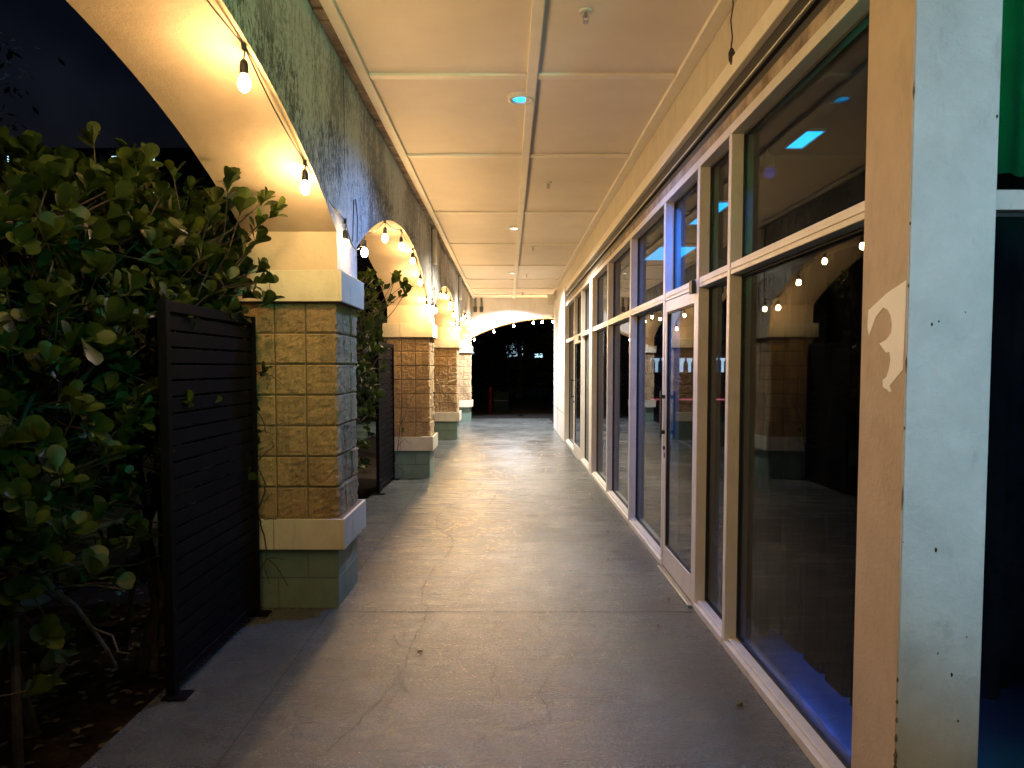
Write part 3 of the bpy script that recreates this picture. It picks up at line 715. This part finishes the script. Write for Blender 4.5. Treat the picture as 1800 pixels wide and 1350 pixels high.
# ------------------------------------------------------------------ curtains
def curtain(name, label, mat, p0, p1, z0, z1, amp, wl, ragged=0, cat='curtain'):
    a, c = Vector((*p0, 0)), Vector((*p1, 0)); L = (c-a).length; d = (c-a)/L; nrm = Vector((-d.y, d.x, 0)); n = int(L/wl*10)
    b = MB(); rows = 10
    for side in (0, 1):
        for i in range(n+1):
            s = L*i/n; ph = 2*math.pi*s/wl
            off = amp*math.sin(ph+1.2*noise.noise(Vector((s*3, 1, 0))))+amp*.5*math.sin(ph*.47)+.004*side
            zb = z0+ragged*noise.noise(Vector((s*4, 5, 0)))
            for j in range(rows+1):
                f = j/rows; p = a+d*s+nrm*(off*(1-.4*f)); b.v.append((p.x, p.y, zb+(z1-zb)*f))
    m_ = (n+1)*(rows+1)
    for side in (0, 1):
        for i in range(n):
            for j in range(rows):
                q = side*m_+i*(rows+1)+j; f = (q, q+rows+1, q+rows+2, q+1); b.f.append(f if side else f[::-1]); b.m.append(0)
    for i in range(n):
        q = i*(rows+1); b.f.append((q, q+rows+1, q+rows+1+m_, q+m_)); b.m.append(0)
    o = b.build(name, mat, None, smooth=True); tag(o, label, cat); return o
# pleated blind behind the big near pane: each pleat turns towards the walkway, so its hem steps down
b = MB(); y = 2.56
while y < 3.96:
    b.box(1.46, 1.468, y, y+.17, .17, 2.12); b.box(1.468, 1.56, y+.165, y+.17, .17, 2.12); b.box(1.552, 1.56, y+.1705, y+.2345, .17, 2.12); b.box(1.469, 1.56, y+.235, y+.2398, .17, 2.12); y += .24
tag(b.build('pleated_curtain', M['blackcurtain']), 'black box pleated curtain just behind the big near pane', 'curtain')
curtain('hanging_curtain', 'black curtain behind the narrow pane beside the glass door', M['blackcurtain'], (1.50, 4.02), (1.50, 4.66), .06, 2.12, .03, .14)
curtain('hanging_curtain', 'dark blue folded curtain behind the lower pane at the right edge', M['curtain'], (1.50, 2.58), (3.4, 2.58), .40, 2.24, .035, .16)
curtain('hanging_curtain', 'green curtain behind the upper pane at the right edge', M['greencurtain'], (1.50, 2.50), (3.4, 2.50), 2.275, 2.94, .02, .13)

b = MB(); b.box(1.40, 1.52, 2.63, 10.55, 2.80, 3.195); tag(b.build('valance', M['curtain'], bevel=.01), 'dark blue valance box running inside above the shop panes', 'valance')
# ------------------------------------------------------------------ inside the near shop
tp0 = None
for y, lb, X_, sx, sy in ((4.42, 'cyan ceiling light panel nearest the pier, seen through the top pane', 2.03, .30, .32), (6.82, 'cyan ceiling light panel seen above the glass door', 2.02, .45, .9), (9.4, 'cyan ceiling light panel farthest inside the shop', 2.2, 1, 1)):
    t = thing('ceiling_panel', lb, 'light panel', (X_, y+.6, 3.2), group='cyan light panels inside the shop')
    b = MB()
    b.box(-.31, -.29, -.61, .61, -.02, -.001); b.box(.29, .31, -.61, .61, -.02, -.001); b.box(-.289, .289, -.61, -.59, -.02, -.001); b.box(-.289, .289, .59, .61, -.02, -.001); b.build('frame', M['lbox'], t)
    b = MB(); b.box(-.288, .288, -.588, .588, -.012, -.003); b.build('diffuser', M['cyanpanel'], t); t.scale = (sx, sy, 1)
def lamp(name, kind, loc, col, e, size=.1, rot=None, parent=None):
    ld = bpy.data.lights.new(name, kind); ld.energy = e; ld.color = col
    if kind == 'AREA': ld.size = size
    else: ld.shadow_soft_size = size
    o = bpy.data.objects.new(name, ld); C.objects.link(o); o.location = loc
    if rot: o.rotation_euler = rot
    if parent: o.parent = parent
    return o
# unseen shop lamps; the blue one by the door is added to light mullions
for (x, y, z), col, e, aim, lb in (((1.64, 5.0, 2.70), (.03, .22, 1.0), 95, (-.25, 2.3, -1.6), 'blue lamp added inside the shop to light the mullions by the glass door'), ((1.42, 3.95, 2.70), (.10, .16, 1.0), 3, (0, -.5, -1), 'small blue lamp between the near pane and its curtain'),
                              ((2.2, 3.25, 2.95), (.06, 1.0, .50), 240, (-.2, -1, -.5), 'lamp lighting the green curtain from inside')):
    t = thing('unseen_lamp', lb, 'lamp', (x, y, z))
    b = MB(); b.box(-.03, .03, -.03, .03, .0, .07); b.tube([(0, 0, .07), (0, 0, 3.2-z)], .006, 6); b.build('lamp_head', M['rail'], t)
    o = lamp('lamp_light', 'SPOT', (0, 0, -.03), col, e, .03, parent=t); o.data.spot_size = R(125); o.data.spot_blend = .6
    o.rotation_euler = Vector(aim).to_track_quat('-Z', 'Y').to_euler()
b = MB(); b.box(1.60, 1.64, 2.66, 3.98, .26, .28); tag(b.build('added_strip', M['bluestrip']), 'hidden blue strip added to light the floor behind the pleated curtain', 'light strip')  # glowing strip hidden above the hem, added to light the floor blue
t = thing('back_bar', 'lit back bar cabinet with bottle shelf at the far end inside the shop', 'bar', (3.2, 10.3, 0))
b = MB(); b.box(-1.2, 1.6, .0, .28, .01, 1.05); b.box(-1.2, 1.6, .22, .28, 1.051, 2.4); b.build('cabinet', M['bar'], t, bevel=.005)
b = MB(); b.box(-1.2, 1.6, -.02, .215, 1.50, 1.53); b.box(-1.2, 1.6, -.02, .215, 2.0, 2.03); b.build('shelf', M['bar'], t, bevel=.003)
b = MB(); b.box(-1.1, 1.5, .190, .214, 1.535, 1.74); b.build('light_strip', M['barwhite'], t)
b = MB(); b.box(-1.1, 1.5, .190, .214, 1.12, 1.14); b.build('light_strip', M['barpink'], t)
bt0 = None
for i in range(22):
    if bt0 is None:
        b = MB(); b.lathe([(.034, 0), (.036, .02), (.036, .17), (.014, .22), (.013, .29), (.016, .30)], k=12); bt0 = b.build('bottle', M['bottle'], smooth=True); o = bt0
    else: o = bt0.copy(); C.objects.link(o)
    o.location = (2.1+.12*i, 10.34+.03*(i % 2), 1.531); o.scale = (1, 1, random.uniform(.75, 1.1)); tag(o, 'clear bottle in the row on the lit back bar shelf', 'bottle', 'bottles on the back bar shelf')
b = MB()
b.lathe([(.19, 0), (.19, .015), (.03, .03), (.025, .70), (.03, .71)], k=18); b.lathe([(.29, .711), (.30, .72), (.30, .745), (.28, .75)], k=22)
o = b.build('bistro_table', M['steel']); o.location = (2.6, 7.4, .002); tag(o, 'small round pedestal table standing inside the shop', 'table')
o2 = o.copy(); C.objects.link(o2); o2.location = (3.6, 6.3, .002); tag(o2, 'second round pedestal table deeper inside the shop', 'table')
# hanging pull box at the upper wall
t = thing('hanging_sensor', 'small black box dangling on a wire high on the right wall', 'sensor', (1.23, 4.0, ZC))
b = MB(); b.tube([(0,0,0), (.004,.0,-.08), (-.008,0,-.16), (.002,0,-.25), (-.004,0,-.31)], .004, 6); b.build('wire', M['wire'], t)
b = MB(); b.lathe([(.006, -.40), (.018, -.375), (.020, -.335), (.010, -.31)], k=4); b.build('housing', M['wire'], t, bevel=.003)

# ------------------------------------------------------------------ black screen panels
def screen(y0, y1, label):
    L = y1-y0; t = thing('screen_panel', label, 'screen', (-1.64, y0, 0), group='black screens along the slab edge'); HT = 1.93
    b = MB(); b.box(-.022, .022, 0, .045, .012, HT); b.box(-.022, .022, L-.045, L, .012, HT); b.box(-.020, .020, .0455, L-.0455, HT-.055, HT-.002); b.box(-.020, .020, .0455, L-.0455, .05, .095); b.build('frame', M['black'], t, bevel=.003)
    b = MB(); z = .10; 
    while z+.072 < HT-.058: b.box(-.012, .008, .0455, L-.0455, z, z+.070); z += .0805
    b.build('slat_panel', M['black'], t, bevel=.002)
    b = MB()
    for f in (.33, .66): b.box(-.019, -.0125, L*f-.015, L*f+.015, .10, HT-.06)
    b.build('back_brace', M['black'], t)
    for yy in (0, L-.045):
        b = MB(); b.box(-.035, .085, yy-.03, yy+.075, .001, .011); b.build('foot_plate', M['black'], t, bevel=.002)
screen(3.38, 4.58, 'tall black slatted screen nearest the camera, in front of the first column')
screen(8.91, 10.11, 'black slatted screen between the shrubs and the second column')
screen(14.44, 15.64, 'black slatted screen in front of the third column')

# ------------------------------------------------------------------ shrubs with paddle leaves
def add_leaf(b, base, d, up, L, W, fold=.25, curl=.12, m=0):
    d = d.normalized(); s = d.cross(up)
    s = s.normalized() if s.length > 1e-4 else Vector((1, 0, 0)); n = s.cross(d)
    prof = [(0, .05), (.16, .16), (.42, .62), (.68, 1.0), (.88, .82), (1.0, .30)]
    st = len(b.v)
    for f, w_ in prof:
        c = base+d*(L*f)-n*(curl*L*f*f)
        e = n*(fold*W*w_*.5)
        b.v += [tuple(c-s*(W*.5*w_)+e), tuple(c), tuple(c+s*(W*.5*w_)+e)]
    for i in range(len(prof)-1):
        q = st+i*3; b.f += [(q, q+1, q+4, q+3), (q+1, q+2, q+5, q+4)]; b.m += [m, m]
def rosette(b, tip, axis, nl, L):
    axis = axis.normalized(); ref = Vector((0,0,1)) if abs(axis.z) < .9 else Vector((1,0,0)); u = axis.cross(ref).normalized(); v = axis.cross(u)
    a0 = random.uniform(0, 6.28)
    for i in range(nl):
        a = a0+i*2.4; tilt = random.uniform(.25, 1.0); lat = u*math.cos(a)+v*math.sin(a)
        d = axis*math.cos(tilt)+lat*math.sin(tilt)+Vector((0,0,.15)); l_ = L*random.uniform(.65, 1.1)
        add_leaf(b, Vector(tip)-axis*(.02*(i//2)), d, (axis*1.0-lat*.3+Vector((random.uniform(-.3,.3), random.uniform(-.3,.3), .3))), l_, l_*random.uniform(.58, .74), random.uniform(.1, .4), random.uniform(-.05, .25))
def shrub(cx_, cy_, rx, ry, ztop, ntip, label, L=.085, zlow=.35, extra=(), seed=1, group='clusia shrubs outside the arcade', top_fn=None, xface=None):
    random.seed(seed)
    t = thing('clusia_shrub', label, 'shrub', (cx_, cy_, -.12), group=group)
    stems = MB(); fo = MB(); hubs = []
    for k in range(5):
        a = random.uniform(0, 6.28); p = Vector((random.uniform(-.15, .15), random.uniform(-.2, .2), 0)); pts = [p]; r0 = random.uniform(.014, .026)
        tgt = Vector((rx*.55*math.cos(a), ry*.6*math.sin(a), (ztop+.1)*random.uniform(.6, .85)))
        for i in range(1, 7):
            pts.append(p.lerp(tgt, i/6)+Vector((random.uniform(-.06,.06), random.uniform(-.06,.06), random.uniform(-.03,.03)))*(1 if i < 6 else 0))
        stems.tube(pts, [r0*(1-.65*i/6) for i in range(7)], 6); hubs += pts[2:]
    def tip_at():
        for _ in range(60):
            x = random.uniform(-1, 1); y = random.uniform(-1, 1); f = random.random()**.62
            z = zlow+(ztop-zlow)*f
            if abs(y) > 1: continue
            # denser towards the outside
            if max(abs(x), abs(y), f) < .55 and random.random() < .6: continue
            zt = z+.12*noise.noise(Vector((x*2+seed, y*2, 0)))
            p = Vector((x*rx, y*ry, zt+.12))
            if top_fn and p.z-.12 > top_fn(cy_+p.y, cx_+p.x): continue
            if xface is not None and cx_+p.x > xface: continue
            return p
        return p
    tips = [tip_at() for _ in range(ntip)]+[Vector(e)-Vector((cx_, cy_, -.12)) for e in extra]
    for p in tips:
        h = min(random.sample(hubs, min(10, len(hubs))), key=lambda q: (q-p).length+abs(q.z-p.z+.3)*.3)
        hz = h if (h-p).length < .55 else p+(h-p).normalized()*.5
        mid = hz.lerp(p, .5)+Vector((random.uniform(-.04,.04), random.uniform(-.04,.04), -.03))
        stems.tube([hz, mid, p], [.0055, .004, .003], 4, cap=False)
        ax = (p-mid).normalized()+Vector((random.uniform(-.3,.3), random.uniform(-.3,.3), random.uniform(.1, .7)))
        rosette(fo, p, ax, random.randint(5, 9), L*random.uniform(1.15, 1.55))
    stems.build('stems', M['bark'], t); fo.build('foliage', M['leaf'], t, smooth=True)
    return t
def near_top(y, x): return 2.24+.50*max(0, min(1, (y-2.7)/1.2))-(.0 if x > -2.4 else .0)
shrub(-2.35, 2.1, .55, .62, 2.28, 820, 'clusia shrub cut by the left edge, nearest the camera', .078, seed=3, xface=-1.80)
ex = [(-1.62,3.9,2.42),(-1.5,4.05,2.5),(-1.42,4.2,2.58),(-1.55,4.0,2.62),(-1.60,4.2,2.70),(-1.45,4.15,2.42),(-1.5,4.3,2.36),(-1.56,4.25,2.28),(-1.5,4.35,2.20),(-1.48,4.3,2.12),(-1.6,4.1,2.1),(-1.62,3.8,2.2),(-1.60,3.6,2.3),(-1.36,4.22,2.52),(-1.58,4.4,2.05),(-1.5,4.42,2.0),(-1.62,3.9,2.02)]
shrub(-2.30, 3.15, .60, .62, 2.72, 820, 'clusia shrub just left of the first black screen', .078, seed=5, xface=-1.72, top_fn=near_top)
shrub(-2.15, 4.1, .52, .62, 2.95, 700, 'tall clusia shrub leaning through the arch above the first black screen', .078, zlow=.9, extra=ex, seed=8, xface=-1.66, top_fn=lambda y, x: 2.72-.3*max(0, x+2.0))
shrub(-2.9, 2.9, .5, .9, 2.30, 650, 'clusia shrub in the back row left of the walkway', .080, seed=15)
shrub(-2.1, 6.3, .45, .7, 2.4, 420, 'clusia shrub just past the first column', .08, seed=9, xface=-1.66)
ex2 = [(-1.5,7.9,2.45),(-1.4,8.1,2.5),(-1.3,8.2,2.6),(-1.22,8.3,2.55),(-1.25,8.25,2.42),(-1.35,8.15,2.35),(-1.45,8.1,2.25),(-1.5,7.7,2.6),(-1.5,8.3,2.1),(-1.55,8.2,1.95),(-1.55,7.8,2.0),(-1.5,8.4,2.3),(-1.5,8.5,1.8),(-1.52,8.6,1.6),(-1.55,8.5,1.3),(-1.18,8.35,2.5),(-1.3,8.3,2.66)]
shrub(-2.05, 8.0, .5, .95, 2.7, 520, 'clusia shrub reaching through the second arch above the second screen', .08, zlow=.15, extra=ex2, seed=12, xface=-1.60)
shrub(-2.2, 12.8, .5, 1.6, 2.5, 240, 'clusia shrub outside the third arch', .09, seed=21, xface=-1.7)
shrub(-2.2, 18.3, .5, 1.6, 2.5, 200, 'clusia shrub outside the last arch on the left', .09, seed=22, xface=-1.7)
random.seed(77)
# bare creeper twigs in front of the first column and at the second
def creeper(paths, label, leaves=()):
    b = MB()
    for p_, r in paths:
        fine_ = []
        for i in range(len(p_)-1):
            a, c = Vector(p_[i]), Vector(p_[i+1])
            for k in range(4): fine_.append(a.lerp(c, k/4)+Vector((random.uniform(-.004,.004), random.uniform(-.004,.004), random.uniform(-.004,.004))))
        fine_.append(Vector(p_[-1])); b.tube(fine_, [r*(1-.6*i/len(fine_)) for i in range(len(fine_))], 5)
    t = thing('creeper_twig', label, 'twig', tuple(paths[0][0][0][:2])+(0,)); o = b.build('stem', M['bark'], t); o.matrix_parent_inverse = Matrix.Translation(-Vector(t.location))
    if leaves:
        f = MB()
        for p_, n_ in leaves: rosette(f, Vector(p_), Vector((.5, -.5, .6)), n_, .06)
        o = f.build('foliage', M['leaf'], t, smooth=True); o.matrix_parent_inverse = Matrix.Translation(-Vector(t.location))
def cp(px, py, yy=4.60): return ((px-893)/1250*yy, yy, CAMH-(py-645)/1250*yy)
creeper([([cp(448,900), cp(462,868), cp(463,848), cp(452,826), cp(449,812), cp(466,795), cp(481,783)], .006),
         ([cp(448,900), cp(455,925), cp(462,955), cp(463,985), cp(459,1005), cp(468,1030)], .006),
         ([cp(463,985), cp(480,1000), cp(492,1018), cp(501,1035)], .005), ([cp(463,985), cp(478,984), cp(497,986)], .004), ([cp(463,985), cp(450,1010)], .004),
         ([cp(449,812), cp(446,765), cp(449,720), cp(438,680), cp(436,645)], .005), ([cp(438,680), cp(412,675)], .004), ([cp(449,720), cp(420,755)], .004), ([cp(448,900), cp(450,905), cp(462,915), cp(483,915)], .005), ([cp(449,720), cp(462,740), cp(466,760), cp(480,763)], .004), ([cp(420,755), cp(430,735), cp(452,745)], .004),
         ([cp(436,645), cp(458,655), cp(478,660), cp(498,677)], .004), ([cp(412,675), cp(436,664), cp(458,655)], .004), ([cp(405,930), cp(425,915), cp(448,900)], .005)],
        'bare creeper twigs clinging to the front of the first column', [(cp(462,656), 7), (cp(468,650), 5), (cp(427,935, 4.5), 4)])
creeper([([(-1.60, 9.95, .25), (-1.55, 9.98, .5), (-1.52, 10.0, .8), (-1.50, 10.02, 1.1)], .006), ([(-1.55, 9.98, .5), (-1.45, 10.0, .6), (-1.38, 10.02, .5)], .004), ([(-1.52, 10.0, .8), (-1.42, 10.02, .95)], .004),
         ([(-1.60, 9.95, .25), (-1.46, 9.9, .15), (-1.48, 9.88, .02)], .004), ([(-1.52, 10.0, .8), (-1.3, 10.05, 1.3)], .004)], 'thin creeper twigs at the foot of the second column', [((-1.5, 10.0, .7), 4)])
# low woody branches under the near shrubs
b = MB()
def lp(px, py, yy): return ((px-893)/1250*yy, yy, CAMH-(py-645)/1250*yy)
for pl, r in (([lp(10,925,2.9), lp(35,950,2.9), lp(42,985,2.95), lp(65,1018,3.0), lp(85,1045,3.0), lp(120,1070,3.05), lp(150,1112,3.1), lp(175,1150,3.1), lp(190,1180,3.15)], .016),
              ([lp(42,975,2.95), lp(80,985,2.9), lp(120,1000,2.9)], .008), ([lp(85,1040,3.0), lp(120,1034,2.95), lp(160,1034,2.95), lp(200,1040,2.9)], .006),
              ([lp(130,1068,3.05), lp(160,1045,3.0), lp(185,1030,2.9)], .006), ([lp(150,1112,3.1), lp(185,1125,3.05), lp(195,1155,3.0), lp(215,1158,3.0)], .006),
              ([lp(15,760,2.9), lp(35,740,2.9), lp(60,690,2.9), lp(75,640,2.95), lp(93,575,3.0)], .010), ([lp(0,740,2.8), lp(30,755,2.85), lp(45,720,2.9)], .007)):
    b.tube(pl, [r*(1-.6*i/len(pl)) for i in range(len(pl))], 7)
t = thing('bare_branch', 'gnarled bare branches low under the near shrubs at the left edge', 'branch', lp(10, 925, 2.9)[:2]+(-.12,))
b.tube([(-2.05, 2.9, -.125), lp(10,925,2.9)], [.02, .016], 7)
o = b.build('wood', M['bark'], t); o.matrix_parent_inverse = Matrix.Translation(-Vector(t.location))
# leaf litter at the edge of the slab
b = MB()
for _ in range(420):
    p_ = Vector((random.uniform(-3.0, -1.76), random.uniform(1.7, 9), -.118)); a = random.uniform(0, 6.28)
    add_leaf(b, p_, Vector((math.cos(a), math.sin(a), random.uniform(0, .2))), Vector((0, 0, 1)), .06, .035, .2, .1)
tag(b.build('leaf_litter', M['dryleaf']), 'dry fallen leaves on the soil under the shrubs', 'leaf litter', kind='stuff')
# a few fallen bits on the walkway
fb = None
for px, py in ((792,891),(825,863),(1045,865),(1041,877),(1156,1101),(1175,1053),(1068,935),(738,1147),(664,878),(1300,1240),(849,755),(853,757),(857,758),(1110,905),(1122,930)):
    x, y = fl(px, py)
    if fb is None:
        b = MB(); b.lathe([(.006, 0), (.013, .003), (.010, .010), (.003, .013)], k=6); fb = b.build('debris_chip', M['dryleaf']); o = fb
    else: o = fb.copy(); C.objects.link(o)
    o.location = (x, y, .0045); o.rotation_euler = (0, 0, random.uniform(0, 6)); s = random.uniform(.6, 1.2); o.scale = (s*1.3, s, s)
    tag(o, 'tiny brown chip of debris lying on the walkway concrete', 'debris', 'debris chips on the walkway')

# ------------------------------------------------------------------ beyond the arches
def tree(x, y, h, r, label, seed, nl=2200, L=.22, low=1):
    random.seed(seed); t = thing('shade_tree', label, 'tree', (x, y, -.12), group='dark trees around the plaza')
    tr = MB(); fo = MB(); tr.tube([(0,0,0), (.1,.05,h*.25), (0,.1,h*.45), (.05,0,h*.7)], [.2,.16,.12,.05], 8)
    for k in range(7):
        a = k*.9+random.random(); z = h*random.uniform(.3, .6); e = Vector((r*.7*math.cos(a), r*.7*math.sin(a), z+h*.22)); tr.tube([(0,.05,z), (e.x*.5, e.y*.5, z+h*.14), e], [.08,.05,.02], 5)
    cl = [Vector((random.gauss(0, r*.42), random.gauss(0, r*.42), h*.60*low+random.gauss(0, h*.17))) for _ in range(26)]
    for _ in range(nl):
        c = random.choice(cl); p = c+Vector((random.gauss(0, r*.17), random.gauss(0, r*.17), random.gauss(0, r*.14)))
        d = Vector((random.uniform(-1,1), random.uniform(-1,1), random.uniform(-.7,.5))); l_ = L*random.uniform(.6, 1.2); s = d.normalized().cross(Vector((0,0,1))); n_ = len(fo.v); dn = d.normalized()
        fo.v += [tuple(p), tuple(p+dn*l_*.5+s*l_*.3), tuple(p+dn*l_), tuple(p+dn*l_*.5-s*l_*.3)]; fo.f.append((n_, n_+1, n_+2, n_+3)); fo.m.append(0)
    tr.build('trunk', M['bark'], t); fo.build('crown', M['treeleaf'], t); return t
tree(-2.6, 36, 6.2, 3.2, 'dark leafy tree left in the far arch opening', 31, 5600, .26, .72)
tree(.6, 39, 6.6, 3.0, 'dark leafy tree in the middle of the far arch, lights glinting through it', 32, 5200, .22, .74)
tree(3.6, 35, 6.0, 3.0, 'dark leafy tree right in the far arch opening', 33, 5600, .26, .72)
tree(-.3, 54, 5.6, 2.6, 'ragged dark tree in front of the distant bright windows', 37, 6500, .24, .9)
tree(-14.6, 19.5, 9.8, 3.0, 'dark tree against the night sky at the far left', 34, 2600, .3)
tree(-11.2, 21, 7.6, 2.2, 'smaller dark tree beyond the hedge under the first arch', 35, 2200, .28)
tree(-8.5, 24, 6.0, 2.4, 'dark tree half hidden by the nearest arch', 36, 2200, .28)
random.seed(99)
b = MB(); 
for _ in range(5200):
    x = random.uniform(-14, 18); y = 44+random.uniform(-.6, .6); z = random.uniform(-.1, 1.9+.35*noise.noise(Vector((x*.7, 0, 0))))
    d = Vector((random.uniform(-1,1), random.uniform(-1,.2), random.uniform(-.6,.6))).normalized(); s = d.cross(Vector((0,0,1))); n_ = len(b.v); l_ = .2; p = Vector((x, y, z))
    b.v += [tuple(p), tuple(p+d*l_*.5+s*l_*.3), tuple(p+d*l_), tuple(p+d*l_*.5-s*l_*.3)]; b.f.append((n_, n_+1, n_+2, n_+3)); b.m.append(0)
tag(b.build('hedge', M['treeleaf']), 'long low clipped hedge across the dark lot beyond the far arch', 'hedge')
# lit shop far away behind the trees
t = thing('far_building', 'distant low building with bright windows behind the trees of the far arch', 'building', (1, 62, -.12))
b = MB(); b.box(-14, 12, 0, 6, 0, 5.2); b.build('wall', M['darkroom'], t)
for x0, x1, z0, z1 in ((-1.3, .3, 2.6, 3.8), (-4.5, -3.9, 2.8, 3.2), (1.3, 2.0, 2.55, 2.9)):
    b = MB(); b.box(x0, x1, -.04, -.005, z0, z1); b.build('window', M['farwindow'], t)
t = thing('far_building', 'distant building with bright narrow windows glimpsed through the shrubs at the left', 'building', (-17, 26, -.12))
b = MB(); b.box(-6, 6, 0, 5, 0, 9.6); b.build('wall', M['darkroom'], t)
for k in range(7):
    x = -3.5+k*1.25; b = MB(); b.box(x, x+.28, -.04, -.005, 6.6, 9.3); b.build('window', M['farwindow'], t)
for k in range(4):
    x = -2.0+k*2.1; b = MB(); b.box(x, x+.22, -.04, -.005, 1.8, 2.1); b.build('window', M['farwindow'], t)
b = MB(); b.lathe([(.06, 0), (.06, .92), (.05, .97), (.02, 1.0)], k=14); o = b.build('bollard', M['redpost']); o.location = (-.66, 26.3, -.12); tag(o, 'red bollard in the dark lot beyond the far arch', 'bollard')
t = thing('utility_cabinet', 'grey blue utility cabinet right of the red bollard', 'cabinet', (-.25, 27.3, -.12))
b = MB(); b.box(-.32, .28, 0, .5, 0, .78); b.build('body', M['cabinet'], t, bevel=.015); b = MB(); b.box(-.30, .26, -.012, -.001, .43, .445); b.build('seam', M['scuff'], t)
b = MB()
for k in range(5):
    y = 28.5+k*1.9; x = 1.15+k*.12; b.quad((x, y, -.118), (x+1.2, y+.5, -.118), (x+1.2, y+1.1, -.118), (x, y+.6, -.118))
tag(b.build('road_markings', M['cabinet']), '', '', kind='structure')
print('objects', len(bpy.data.objects), 'polys', sum(len(m.polygons) for m in bpy.data.meshes))
